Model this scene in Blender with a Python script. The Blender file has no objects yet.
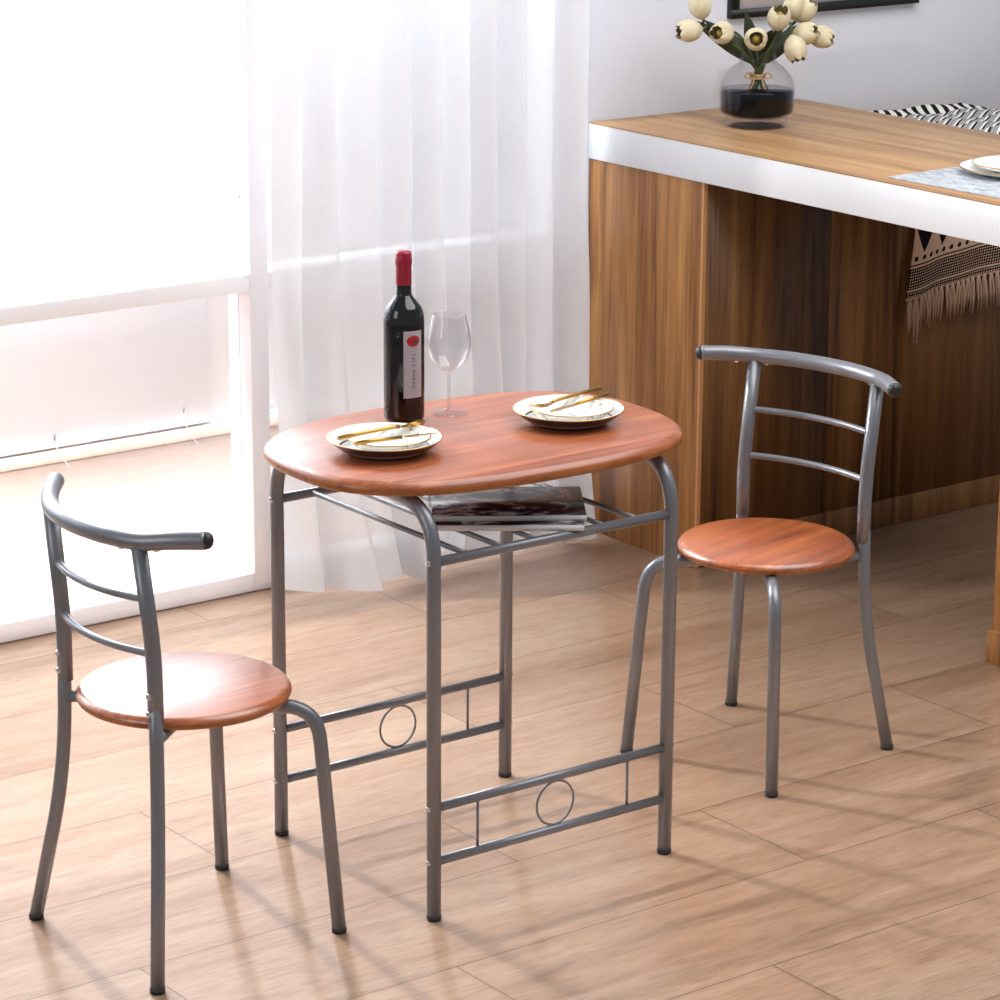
import bpy, bmesh, math, random
from math import sin, cos, pi, radians, sqrt, atan2
from mathutils import Vector, Matrix
random.seed(7)
SC = bpy.context.scene
COL = SC.collection

# ------------------------------------------------------------------ materials
def srgb(r, g, b):
    f = lambda c: (c/255/12.92 if c/255 <= .04045 else ((c/255+.055)/1.055)**2.4)
    return (f(r), f(g), f(b), 1)

class NT:
    def __init__(s, name):
        s.m = bpy.data.materials.new(name); s.m.use_nodes = True
        s.t = s.m.node_tree; s.n = s.t.nodes; s.l = s.t.links
        s.b = s.n['Principled BSDF']; s.out = s.n['Material Output']
    def new(s, t, **k):
        o = s.n.new(t)
        for a, v in k.items(): setattr(o, a, v)
        return o
    def put(s, sock, v):
        if hasattr(v, 'bl_rna') and isinstance(v, bpy.types.NodeSocket): s.l.new(v, sock)
        else: sock.default_value = v
    def math(s, op, a, b=0.0, c=None):
        o = s.new('ShaderNodeMath', operation=op)
        s.put(o.inputs[0], a); s.put(o.inputs[1], b)
        if c is not None: s.put(o.inputs[2], c)
        return o.outputs[0]
    def mix(s, f, a, b, mode='MIX'):
        o = s.new('ShaderNodeMix', data_type='RGBA', blend_type=mode)
        s.put(o.inputs[0], f); s.put(o.inputs[6], a); s.put(o.inputs[7], b)
        return o.outputs[2]
    def coord(s, kind='Object'):
        return s.new('ShaderNodeTexCoord').outputs[kind]
    def mapping(s, v, scale=(1, 1, 1), rot=(0, 0, 0), loc=(0, 0, 0)):
        o = s.new('ShaderNodeMapping'); s.l.new(v, o.inputs[0])
        o.inputs['Scale'].default_value = scale; o.inputs['Rotation'].default_value = rot; o.inputs['Location'].default_value = loc
        return o.outputs[0]
    def noise(s, v, scale=5, detail=4, rough=.5, dist=0):
        o = s.new('ShaderNodeTexNoise'); s.l.new(v, o.inputs['Vector'])
        o.inputs['Scale'].default_value = scale; o.inputs['Detail'].default_value = detail
        o.inputs['Roughness'].default_value = rough; o.inputs['Distortion'].default_value = dist
        return o.outputs[0]
    def ramp(s, f, stops):
        o = s.new('ShaderNodeValToRGB'); s.l.new(f, o.inputs[0]); e = o.color_ramp.elements
        while len(e) < len(stops): e.new(.5)
        for k, (p, c) in enumerate(stops): e[k].position = p; e[k].color = c
        return o.outputs[0]
    def bump(s, h, strength=.1, dist=.002):
        o = s.new('ShaderNodeBump'); o.inputs['Strength'].default_value = strength; o.inputs['Distance'].default_value = dist
        s.l.new(h, o.inputs['Height']); s.l.new(o.outputs[0], s.b.inputs['Normal'])
    def sep(s, v):
        o = s.new('ShaderNodeSeparateXYZ'); s.l.new(v, o.inputs[0]); return o.outputs
    def comb(s, x, y, z):
        o = s.new('ShaderNodeCombineXYZ')
        for i, v in enumerate((x, y, z)): s.put(o.inputs[i], v)
        return o.outputs[0]
    def set(s, **k):
        names = dict(color='Base Color', rough='Roughness', metal='Metallic', spec='Specular IOR Level', coat='Coat Weight', coatr='Coat Roughness', trans='Transmission Weight', ior='IOR')
        for a, v in k.items(): s.put(s.b.inputs[names[a]], v)
        return s

def plain(name, col, rough=.5, metal=0, spec=.5, mottled=.04):
    m = NT(name); c = col
    n = m.noise(m.coord(), 40, 3)
    dark = tuple(x*(1-mottled*2) for x in col[:3])+(1,)
    m.set(color=m.mix(n, dark, col), rough=rough, metal=metal, spec=spec)
    return m.m

def wood(name, stops, axis='X', fine=60, rough=.4, stretch=.05, spec=.5, coat=0, rot=0, coatr=.16):
    m = NT(name)
    sc = {'X': (stretch, 1, 1), 'Y': (1, stretch, 1), 'Z': (1, 1, stretch)}[axis]
    v = m.mapping(m.coord(), rot=(0, 0, rot)); v = m.mapping(v, scale=sc)
    a = m.noise(v, fine*.28, 5, .55, 1.2)
    b = m.noise(v, fine*2.2, 4, .6, .3)
    f = m.math('ADD', m.math('MULTIPLY', a, .72), m.math('MULTIPLY', b, .28))
    c = m.ramp(f, stops)
    m.set(color=c, rough=rough, spec=spec, coat=coat, coatr=coatr)
    m.bump(b, .06, .001)
    return m.m

M = {}
M['steel'] = (lambda m: (m.set(color=m.mix(m.noise(m.coord(), 900, 2), srgb(112, 113, 118), srgb(128, 129, 134)), rough=.36, metal=.5, spec=.6), m.m)[1])(NT('grey_painted_steel'))
M['black'] = plain('black_plastic', srgb(22, 22, 24), .45)
M['chrome'] = plain('chrome_screw', srgb(205, 205, 208), .2, 1)
red_stops = [(.35, srgb(112, 54, 32)), (.45, srgb(148, 76, 44)), (.54, srgb(166, 90, 54)), (.66, srgb(186, 112, 70))]
M['redwood'] = wood('red_brown_wood_veneer', red_stops, 'X', 55, .36, .06, coat=.3, coatr=.2)
M['edge'] = wood('red_brown_edge_veneer', [(.3, srgb(108, 54, 20)), (.5, srgb(150, 84, 36)), (.7, srgb(186, 116, 56))], 'X', 60, .3, .3)
M['seatwood'] = wood('orange_brown_seat_veneer', [(.36, srgb(112, 50, 20)), (.45, srgb(156, 76, 32)), (.54, srgb(178, 94, 42)), (.64, srgb(196, 114, 56))], 'X', 60, .32, .06, coat=1.0, coatr=.32)
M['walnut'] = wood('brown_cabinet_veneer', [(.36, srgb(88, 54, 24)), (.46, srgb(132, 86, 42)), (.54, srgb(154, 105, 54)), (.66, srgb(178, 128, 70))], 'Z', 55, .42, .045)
M['walnut_shaded'] = wood('shade_darkened_veneer', [(.36, srgb(58, 35, 17)), (.46, srgb(94, 61, 31)), (.54, srgb(112, 76, 40)), (.66, srgb(130, 92, 50))], 'Z', 55, .5, .045, spec=.3)  # same brown veneer, with the shade under the overhang put into its colour
M['walnut_edge'] = plain('pale_veneer_edge', srgb(188, 136, 88), .5)
M['oak'] = wood('oak_worktop', [(.34, srgb(128, 92, 56)), (.45, srgb(158, 118, 76)), (.55, srgb(174, 134, 90)), (.68, srgb(194, 156, 110))], 'Y', 40, .42, .05)
M['white'] = plain('white_lacquer', srgb(214, 217, 221), .4, 0, .5, .01)
M['frame_white'] = plain('white_window_paint', srgb(238, 237, 241), .35, 0, .5, .01)
M['wall'] = plain('pale_grey_plaster', srgb(216, 217, 224), .85, 0, .2, .02)
M['outwall'] = plain('white_outer_wall', srgb(238, 240, 244), .8, 0, .2, .01)
M['gold'] = plain('brushed_gold', srgb(188, 145, 76), .3, 1)
M['brown_glaze'] = plain('dark_brown_glaze', srgb(62, 48, 44), .3)
M['porcelain'] = plain('white_porcelain', srgb(240, 240, 236), .18, 0, .5, .01)
M['twine'] = plain('natural_twine', srgb(196, 160, 108), .9)
M['stem'] = plain('green_stem', srgb(74, 84, 46), .6, 0, .3, .1)
M['leaf'] = plain('dark_green_leaf', srgb(46, 52, 32), .5, 0, .4, .12)
M['stamen'] = plain('yellow_stamen', srgb(170, 146, 60), .7)
M['inkwater'] = plain('black_water', srgb(9, 9, 12), .06, 0, .3)
M['capsule'] = plain('crimson_foil_capsule', srgb(150, 22, 52), .35, .3)
M['bottle'] = plain('dark_bottle_glass', srgb(13, 11, 14), .08, 0, .6)
M['label'] = plain('pale_paper_label', srgb(226, 216, 220), .7)
M['redseal'] = plain('red_print', srgb(170, 22, 34), .6)
M['ink'] = plain('dark_print', srgb(70, 60, 66), .7)
M['paper'] = plain('page_paper', srgb(215, 212, 212), .7, 0, .3, .06)
M['track'] = plain('grey_track', srgb(206, 208, 212), .5)
M['cord'] = plain('white_cord', srgb(240, 240, 240), .6)
M['pin'] = plain('grey_clip', srgb(120, 120, 124), .5)

def m_glass(name, tint=(1, 1, 1, 1), refl=.5, base=.01):
    m = NT(name)
    tr = m.new('ShaderNodeBsdfTransparent'); tr.inputs[0].default_value = tint
    gl = m.new('ShaderNodeBsdfGlossy'); gl.inputs['Roughness'].default_value = .03
    lw = m.new('ShaderNodeLayerWeight'); lw.inputs[0].default_value = .5
    mx = m.new('ShaderNodeMixShader'); m.l.new(m.math('MULTIPLY_ADD', m.math('POWER', lw.outputs[1], 4.0), refl, base), mx.inputs[0])
    m.l.new(tr.outputs[0], mx.inputs[1]); m.l.new(gl.outputs[0], mx.inputs[2]); m.l.new(mx.outputs[0], m.out.inputs[0])
    return m.m
M['pane'] = m_glass('clear_window_glass', (1, 1, 1, 1), .5, .02)
M['wineglass'] = m_glass('clear_thin_glass', (.955, .955, .965, 1), .8, .05)
M['vaseglass'] = m_glass('clear_vase_glass', (.955, .95, .955, 1), .7, .005)

def m_petal():
    m = NT('cream_petal'); v = m.coord()
    n = m.noise(m.mapping(v, scale=(1, 1, .2)), 60, 3)
    m.set(color=m.mix(n, srgb(186, 172, 136), srgb(224, 214, 186)), rough=.6, spec=.3)
    return m.m
M['petal'] = m_petal()

def m_marble():
    m = NT('marbled_porcelain'); n = m.noise(m.coord(), 16, 4, .55, 1.8)
    c = m.ramp(n, [(.0, srgb(236, 236, 230)), (.53, srgb(234, 234, 228)), (.57, srgb(140, 150, 148)), (.60, srgb(226, 228, 222)), (1, srgb(242, 242, 236))])
    m.set(color=c, rough=.2); return m.m
M['marble'] = m_marble()

def m_mat():
    m = NT('grey_mottled_placemat'); n = m.noise(m.mapping(m.coord(), scale=(1, .5, 1)), 60, 5, .65, .8)
    m.set(color=m.ramp(n, [(.3, srgb(116, 122, 130)), (.5, srgb(164, 169, 176)), (.7, srgb(198, 201, 206))]), rough=.7); return m.m
M['placemat'] = m_mat()

def m_curtain():
    m = NT('sheer_white_curtain')
    v = m.coord(); w = m.noise(m.mapping(v, scale=(1, 1, .3)), 260, 2)
    col = m.mix(w, srgb(238, 236, 238), srgb(250, 249, 250))
    d = m.new('ShaderNodeBsdfDiffuse'); m.l.new(col, d.inputs[0])
    t = m.new('ShaderNodeBsdfTranslucent'); t.inputs[0].default_value = (.34, .34, .343, 1)
    p = m.new('ShaderNodeBsdfTransparent')
    a = m.new('ShaderNodeMixShader'); a.inputs[0].default_value = .5
    m.l.new(d.outputs[0], a.inputs[1]); m.l.new(t.outputs[0], a.inputs[2])
    b = m.new('ShaderNodeMixShader'); b.inputs[0].default_value = .07
    m.l.new(a.outputs[0], b.inputs[1]); m.l.new(p.outputs[0], b.inputs[2])
    m.l.new(b.outputs[0], m.out.inputs[0])
    return m.m
M['curtain'] = m_curtain()

def m_floor(name, pale):
    m = NT(name); co = m.coord(); x, y, z = m.sep(co)
    PW, PL = .3255, 1.295
    ry = m.math('DIVIDE', m.math('ADD', y, .125), PW); row = m.math('FLOOR', ry)
    fy = m.math('SUBTRACT', ry, row)
    off = m.math('FRACT', m.math('MULTIPLY', m.math('ADD', row, 7.0), .353))
    rx = m.math('ADD', m.math('DIVIDE', x, PL), m.math('ADD', off, -.485)); cx = m.math('FLOOR', rx); fx = m.math('SUBTRACT', rx, cx)
    wn = m.new('ShaderNodeTexWhiteNoise', noise_dimensions='2D'); m.l.new(m.comb(row, cx, 0), wn.inputs['Vector'])
    rnd = wn.outputs['Value']
    pv = m.comb(m.math('ADD', m.math('MULTIPLY', x, .075), m.math('MULTIPLY', rnd, 9.0)), y, m.math('MULTIPLY', rnd, 5.0))
    a = m.noise(pv, 9, 5, .55, 1.0); b = m.noise(pv, 46, 4, .55, .6); c = m.noise(m.mapping(pv, scale=(2.5, 1, 1)), 22, 3, .6, 2.0)
    f = m.math('ADD', m.math('MULTIPLY', a, .56), m.math('ADD', m.math('MULTIPLY', b, .16), m.math('MULTIPLY', c, .28)))
    f = m.math('ADD', f, m.math('MULTIPLY', m.math('SUBTRACT', rnd, .5), .10))
    col = m.ramp(f, [(.28, srgb(146, 111, 87)), (.40, srgb(180, 142, 114)), (.52, srgb(198, 161, 133)), (.72, srgb(214, 184, 157))])
    g = m.noise(m.mapping(pv, scale=(1.3, 1, 1)), 170, 3, .6, .2)
    col = m.mix(m.math('MULTIPLY', m.math('SMOOTH_MIN', m.math('MAXIMUM', m.math('SUBTRACT', g, .50), 0.0), .2, .02), 2.2), col, srgb(128, 94, 74))
    st = m.noise(m.mapping(pv, scale=(3.2, 1.6, 1)), 6, 4, .6, 2.6)
    st = m.math('MULTIPLY', m.math('MAXIMUM', m.math('SUBTRACT', st, .60), 0.0), 3.0)
    col = m.mix(st, col, srgb(132, 98, 78))
    # seams
    ey = m.math('MINIMUM', fy, m.math('SUBTRACT', 1.0, fy)); ex = m.math('MINIMUM', fx, m.math('SUBTRACT', 1.0, fx))
    sy = m.math('LESS_THAN', m.math('MULTIPLY', ey, PW), .0018); sx = m.math('LESS_THAN', m.math('MULTIPLY', ex, PL), .0018)
    seam = m.math('MAXIMUM', sy, sx)
    col = m.mix(m.math('MULTIPLY', seam, .7), col, srgb(84, 62, 50))
    # small knots
    vo = m.new('ShaderNodeTexVoronoi'); m.l.new(m.comb(m.math('MULTIPLY', x, 1.1), m.math('MULTIPLY', y, 2.2), 0), vo.inputs['Vector']); vo.inputs['Scale'].default_value = 1.3
    kn = m.math('LESS_THAN', vo.outputs['Distance'], .012)
    col = m.mix(m.math('MULTIPLY', kn, .6), col, srgb(110, 78, 60))
    if pale: col = m.mix(pale, col, srgb(222, 214, 210))  # whitens the planks to paint in the glare
    m.set(color=col, rough=.34, spec=.5, coat=.9, coatr=.17)
    m.bump(m.math('SUBTRACT', m.math('MULTIPLY', b, .5), m.math('MULTIPLY', seam, 2.0)), .04, .001)
    return m.m
M['floor'] = m_floor('oak_laminate_planks', 0)
M['floor_out'] = m_floor('glare_whitened_planks', .3)  # same planks as indoors, washed-out light mixed into the colour

def m_runner():
    """woven throw: UV u across (m), v metres from the back edge"""
    m = NT('woven_patterned_throw'); uv = m.coord('UV'); u, v, _ = m.sep(uv)
    K = srgb(16, 16, 18); W = srgb(226, 222, 216); T = srgb(182, 152, 130); G = srgb(150, 148, 148)  # T is the white yarn, tinted tan to paint its shade
    frac = lambda a: m.math('FRACT', a)
    lt = lambda a, b: m.math('LESS_THAN', a, b)
    gt = lambda a, b: m.math('GREATER_THAN', a, b)
    mul = lambda a, b: m.math('MULTIPLY', a, b)
    # back border: slanted stripes
    st = lt(frac(m.math('ADD', mul(u, 28.0), mul(v, 21.0))), .48)
    c_str = m.mix(st, W, K)
    # body: herringbone
    rowv = m.math('FLOOR', mul(v, 13.0))
    hb = frac(m.math('ADD', mul(u, 20.0), m.math('ADD', mul(v, 28.0), mul(rowv, .4))))
    hb2 = frac(m.math('ADD', mul(u, 90.0), mul(v, 120.0)))
    c_h = m.mix(lt(hb2, .5), srgb(120, 118, 120), srgb(176, 174, 174))
    c_h = m.mix(lt(hb, .22), c_h, W); c_h = m.mix(m.math('MULTIPLY', gt(hb, .22), lt(hb, .42)), c_h, K)
    # hanging part, its white toned down to tan as shade
    TRI0, DOT, L1, MESH1, BAND1, END = .595, .650, .664, .728, .748, .80
    tx = m.math('ABSOLUTE', m.math('SUBTRACT', frac(mul(u, 13.5)), .5))
    tv = m.math('DIVIDE', m.math('SUBTRACT', v, .575), .062)
    tri = mul(lt(tx, m.math('SUBTRACT', .52, mul(tv, .52))), lt(v, .637))
    c_t = m.mix(tri, T, K)
    du = m.math('SUBTRACT', frac(mul(u, 37.0)), .5); dv = m.math('DIVIDE', m.math('SUBTRACT', v, DOT), .027)
    dot = lt(m.math('ADD', mul(du, du), mul(dv, dv)), .055)
    c_t = m.mix(dot, c_t, K)
    # mesh of shade-tinted dots on black
    mu = m.math('SINE', mul(m.math('ADD', u, v), 430.0)); mv = m.math('SINE', mul(m.math('SUBTRACT', u, v), 430.0))
    c_m = m.mix(m.math('MAXIMUM', gt(mul(mu, mv), .30), 0), K, T)
    c = m.mix(gt(v, .115), c_str, c_h)
    c = m.mix(gt(v, .565), c, c_t)
    c = m.mix(gt(v, L1), c, K)
    c = m.mix(gt(v, L1+.004), c, T)
    c = m.mix(gt(v, L1+.009), c, c_m)
    c = m.mix(gt(v, MESH1), c, T)
    c = m.mix(gt(v, MESH1+.005), c, c_m)
    c = m.mix(gt(v, BAND1), c, T)
    m.set(color=c, rough=.95, spec=.1)
    m.bump(m.noise(uv, 500, 2), .3, .002)
    return m.m
M['throw'] = m_runner()
M['tassel'] = plain('shade_tinted_yarn', srgb(174, 144, 122), .95, 0, .1, .12)  # white fringe yarn, coloured tan for the shade it hangs in

def m_cover(name, seed, text=False):
    m = NT(name); v = m.mapping(m.coord(), loc=(seed, seed*.3, 0), scale=(1, 1.6, 1))
    n = m.noise(v, 9, 3, .55, 1.6)
    c = m.ramp(n, [(.36, srgb(24, 18, 24)), (.47, srgb(54, 30, 36)), (.52, srgb(100, 90, 96)), (.57, srgb(190, 186, 188)), (.64, srgb(70, 60, 66))])
    m.set(color=c, rough=.28, spec=.5); return m.m
M['cover_a'] = m_cover('glossy_dark_cover', 2.0)
M['cover_b'] = m_cover('glossy_photo_cover', 5.3)

def m_artmat():
    m = NT('speckled_print_paper'); v = m.coord()
    vo = m.new('ShaderNodeTexVoronoi'); m.l.new(v, vo.inputs['Vector']); vo.inputs['Scale'].default_value = 42
    n = m.noise(v, 9, 2)
    k = m.math('MULTIPLY', m.math('LESS_THAN', vo.outputs['Distance'], .16), m.math('GREATER_THAN', n, .5))
    m.set(color=m.mix(k, srgb(240, 234, 240), srgb(96, 88, 98)), rough=.6); return m.m
M['art'] = m_artmat()

# ------------------------------------------------------------------ helpers
def smooth(bm, ang=40):
    for f in bm.faces: f.smooth = True
    for e in bm.edges:
        if len(e.link_faces) == 2 and e.calc_face_angle(0) > radians(ang): e.smooth = False

def obj(name, bm, mat, parent=None, loc=None, label=None, ang=40):
    smooth(bm, ang)
    bmesh.ops.recalc_face_normals(bm, faces=bm.faces)
    me = bpy.data.meshes.new(name); bm.to_mesh(me); bm.free()
    for mm in (mat if isinstance(mat, (list, tuple)) else [mat]): me.materials.append(mm)
    o = bpy.data.objects.new(name, me); COL.objects.link(o)
    if parent: o.parent = parent
    if loc: o.location = loc
    if label: o['label'] = label
    return o

def thing(name, label, cat, loc=(0, 0, 0), rz=0, group=None):
    o = bpy.data.objects.new(name, None); COL.objects.link(o); o.empty_display_size = .05
    o.location = loc; o.rotation_euler = (0, 0, rz); o['label'] = label; o['category'] = cat
    if group: o['group'] = group
    return o
def tag(o, label, cat, group=None):
    o['label'] = label; o['category'] = cat
    if group: o['group'] = group
    return o
def struct(o, label=None):
    o['kind'] = 'structure'
    if label: o['label'] = label
    return o

def fillet(pts, r, n=7):
    """round the corners of a polyline"""
    P = [Vector(p) for p in pts]; out = [P[0]]
    for i in range(1, len(P)-1):
        rr = r[i-1] if isinstance(r, (list, tuple)) else r
        a = (P[i-1]-P[i]); b = (P[i+1]-P[i]); d = min(rr, a.length*.49, b.length*.49)
        A = P[i]+a.normalized()*d; B = P[i]+b.normalized()*d
        for k in range(n+1):
            t = k/n; out.append(A*(1-t)**2+P[i]*2*t*(1-t)+B*t*t)
    out.append(P[-1]); return out

def sweep(bm, pts, rad, seg=16, cap=True, flat=None, mi=0):
    P = [Vector(p) for p in pts]; n = len(P)
    T = []
    for i in range(n):
        d = P[min(i+1, n-1)]-P[max(i-1, 0)]; T.append(d.normalized())
    up = Vector((0, 0, 1)) if abs(T[0].z) < .9 else Vector((1, 0, 0))
    N = (up-T[0]*up.dot(T[0])).normalized(); rings = []
    for i in range(n):
        N = (N-T[i]*N.dot(T[i])).normalized(); B = T[i].cross(N)
        r = rad[i] if isinstance(rad, (list, tuple)) else rad
        ring = []
        for k in range(seg):
            a = 2*pi*k/seg; s = flat if flat else 1
            ring.append(bm.verts.new(P[i]+N*(r*s*cos(a))+B*(r*sin(a))))
        rings.append(ring)
    fs = []
    for i in range(n-1):
        for k in range(seg):
            fs.append(bm.faces.new((rings[i][k], rings[i][(k+1) % seg], rings[i+1][(k+1) % seg], rings[i+1][k])))
    if cap:
        fs.append(bm.faces.new(rings[0][::-1])); fs.append(bm.faces.new(rings[-1]))
    for f in fs: f.material_index = mi
    return bm
def tube(pts, rad, seg=16, **k): return sweep(bmesh.new(), pts, rad, seg, **k)

def box(bm, x0, x1, y0, y1, z0, z1, bev=0):
    vs = [bm.verts.new((x, y, z)) for x in (x0, x1) for y in (y0, y1) for z in (z0, z1)]
    fs = [(0, 1, 3, 2), (4, 6, 7, 5), (0, 4, 5, 1), (2, 3, 7, 6), (0, 2, 6, 4), (1, 5, 7, 3)]
    F = [bm.faces.new([vs[i] for i in f]) for f in fs]
    if bev:
        es = list({e for f in F for e in f.edges})
        bmesh.ops.bevel(bm, geom=es, offset=bev, segments=2, affect='EDGES', profile=.5)
    return bm
def boxm(*a, **k): return box(bmesh.new(), *a, **k)

def lathe(prof, seg=48, bm=None, mi=0, closed=False):
    bm = bm or bmesh.new(); rings = []
    for r, z in prof:
        if r < 1e-6: rings.append([bm.verts.new((0, 0, z))])
        else: rings.append([bm.verts.new((r*cos(2*pi*k/seg), r*sin(2*pi*k/seg), z)) for k in range(seg)])
    pairs = list(zip(rings, rings[1:]))
    if closed: pairs.append((rings[-1], rings[0]))
    for a, b in pairs:
        for k in range(seg):
            k2 = (k+1) % seg
            if len(a) == 1 and len(b) == 1: continue
            if len(a) == 1: f = bm.faces.new((a[0], b[k2], b[k]))
            elif len(b) == 1: f = bm.faces.new((a[k], a[k2], b[0]))
            else: f = bm.faces.new((a[k], a[k2], b[k2], b[k]))
            f.material_index = mi
    return bm

def catmull(pts, n=8):
    P = [Vector(p) for p in pts]; out = []
    for i in range(len(P)-1):
        p0 = P[max(i-1, 0)]; p1 = P[i]; p2 = P[i+1]; p3 = P[min(i+2, len(P)-1)]
        for k in range(n):
            t = k/n
            out.append(.5*((2*p1)+(p2-p0)*t+(2*p0-5*p1+4*p2-p3)*t*t+(3*p1-p0-3*p2+p3)*t**3))
    out.append(P[-1]); return out
def smooth_prof(p, n=5): return [(max(0, v.x), v.y) for v in catmull([(a, b, 0) for a, b in p], n)]

def prism(outline_fn, rings, bm=None):
    """rings: list of (scale_inset, z); outline_fn(inset) -> list of xy"""
    bm = bm or bmesh.new(); R = []
    for ins, z in rings: R.append([bm.verts.new((x, y, z)) for x, y in outline_fn(ins)])
    for a, b in zip(R, R[1:]):
        n = len(a)
        for k in range(n): bm.faces.new((a[k], a[(k+1) % n], b[(k+1) % n], b[k]))
    bm.faces.new(R[0][::-1]); bm.faces.new(R[-1])
    return bm

# ------------------------------------------------------------------ setting
struct(obj('floor', boxm(-6, 6, -5.5, 1.70, -.06, 0), M['floor']), 'oak laminate plank floor of the dining area')
struct(obj('floor_outside', boxm(-6, 6, 1.70, 3.06, -.06, 0), M['floor_out']), 'glare-whitened plank floor of the sunroom beyond the window')
# grey wall behind the counter
struct(obj('wall_back', boxm(1.535, 6, 1.606, 1.86, 0, 2.9), M['wall']), 'pale grey plaster wall behind the counter')
# outer wall across the sunroom
struct(obj('wall_outside', boxm(-5, 6, 3.05, 3.15, 0, 3.2), M['outwall']), 'white wall beyond the window')
struct(obj('baseboard_outside', boxm(-5, 6, 2.997, 3.05, 0, .032, bev=.004), M['floor_out']), 'wooden kerb at the foot of the outer wall')
struct(obj('trim_1', boxm(-5, 6, 3.036, 3.05, .032, .040), M['track']), 'grey track along the outer wall')

def window(n, x0, x1, post_l, post_r):
    w = bpy.data.objects.new('window_%d' % n, None); COL.objects.link(w); w['kind'] = 'structure'; w.location = (0, 0, 0)
    y0, y1 = 1.64, 1.742
    obj('sill', boxm(x0, x1, y0, y1, 0, .047, bev=.003), M['frame_white'], w)
    obj('mid_rail', boxm(x0, x1, y0, 1.735, .754, .797, bev=.002), M['frame_white'], w)
    obj('top_rail', boxm(x0, x1, y0, y1, 2.55, 2.65, bev=.003), M['frame_white'], w)
    if post_l: obj('post', boxm(post_l[0], post_l[1], y0, y1, 0, 2.65, bev=.003), M['frame_white'], w)
    if post_r: obj('post', boxm(post_r[0], post_r[1], y0, y1, 0, 2.65, bev=.003), M['frame_white'], w)
    obj('pane', boxm(x0, x1, 1.690, 1.695, .797, 2.55), M['pane'], w)
    obj('pane', boxm(x0, x1, 1.690, 1.695, .047, .754), M['pane'], w)
    return w
w1 = window(1, -2.4, .538, (-2.47, -2.4), (.538, .590))
for yy, zz in ((1.717, .985), (1.680, .979)):
    b = lathe([(0, .002), (.003, .0018), (.004, 0), (.004, -.002)], 12)
    bmesh.ops.rotate(b, verts=b.verts, matrix=Matrix.Rotation(-pi/2, 3, 'Y'))
    o = obj('screw', b, M['pin'], w1, (.5375, yy, zz))
w2 = window(2, .590, 1.47, None, (1.47, 1.535))

# pale roller blind in front of the outer wall, with two tensioned cords
bl = thing('roller_blind', 'white roller blind hanging before the outer wall beyond the window', 'blind', (-.4, 3.028, .040))
obj('blind_fabric', boxm(-2.6, 1.656, -.0015, .0015, .01, 2.6), M['outwall'], bl)
obj('bottom_bar', boxm(-2.6, 1.656, -.006, .006, 0, .014, bev=.003), M['outwall'], bl)
obj('roller', tube([(-2.6, .01, 2.62), (1.656, .01, 2.62)], .03, 20), M['outwall'], bl)
for x, z, lab in ((.722, .080, 'thin white pull cord with grey clip, left one below the blind'), (1.148, .100, 'thin white pull cord with grey clip, nearer the window post')):
    t = thing('blind_cord', lab, 'cord', (x, 2.99, 0), 0, 'blind pull cords')
    obj('cord', tube([(0.016, -.05, 0.001), (.004, -.012, .040), (0, 0, z-.008)], .0010, 8), M['cord'], t)
    obj('clip', tube([(0, 0, z-.012), (0, -.001, z+.012)], [.002, .005], 10), M['pin'], t)

# ------------------------------------------------------------------ curtain
def build_curtain():
    bm = bmesh.new(); NX, NZ = 420, 60
    rnd = random.Random(11)
    edges = [0]; 
    while edges[-1] < 1: edges.append(edges[-1]+rnd.uniform(.06, .14))
    edges = [e/edges[-1] for e in edges]
    amps = [rnd.uniform(.018, .036) for _ in edges]
    rows = []
    for j in range(NZ+1):
        tz = j/NZ; z = 2.5*(tz**1.15)+.012
        low = max(0, 1-z/.9)
        row = []
        for i in range(NX+1):
            s = i/NX
            sw = s+.012*sin(9*s+1.3)*low+.006*sin(3*z+5*s)
            sw = min(max(sw, 0), .9999)
            k = max(q for q in range(len(edges)-1) if edges[q] <= sw)
            f = (sw-edges[k])/(edges[k+1]-edges[k])
            a = amps[k]*(1+.5*low)
            # asymmetric pleat: long soft face then a tight return
            g = f/.78 if f < .78 else (1-f)/.22
            y = 1.545-a*sin(g*pi/2)**1.2*1.6
            y -= .006*sin(40*s+2*z)
            # flare of the left bunch towards the room
            fl = math.exp(-((s-.16)/.13)**2)*low**1.5*.11+math.exp(-((s-.42)/.06)**2)*low**2*.05
            y -= fl
            x = .538+.946*s+(.016*sin(6*z+9*s)*low)-.03*low*(1-s)*0
            x += .05*low**1.5*math.exp(-((s-.16)/.16)**2)*(s-.05)/.16
            zz = z
            if j < 6: zz += (.012*(1+sin(23*s+2))*.7+.02*max(0, sin(11*s+.5)))*(1-j/6)
            row.append(bm.verts.new((x, min(y, 1.628), zz)))
        rows.append(row)
    for j in range(NZ):
        for i in range(NX):
            bm.faces.new((rows[j][i], rows[j][i+1], rows[j+1][i+1], rows[j+1][i]))
    return bm
cur = obj('sheer_curtain', build_curtain(), M['curtain'], ang=180)
tag(cur, 'floor-length sheer white curtain with soft folds covering the right window', 'curtain')
rod = thing('curtain_rod', 'white curtain rod above the sheer curtain', 'rod', (.5, 1.53, 2.52))
obj('pole', tube([(0, 0, 0), (1.03, 0, 0)], .012, 16), M['frame_white'], rod)
for xx in (.015, 1.0): obj('bracket', boxm(xx-.008, xx+.008, 0, .11, -.01, .01), M['frame_white'], rod)

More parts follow.
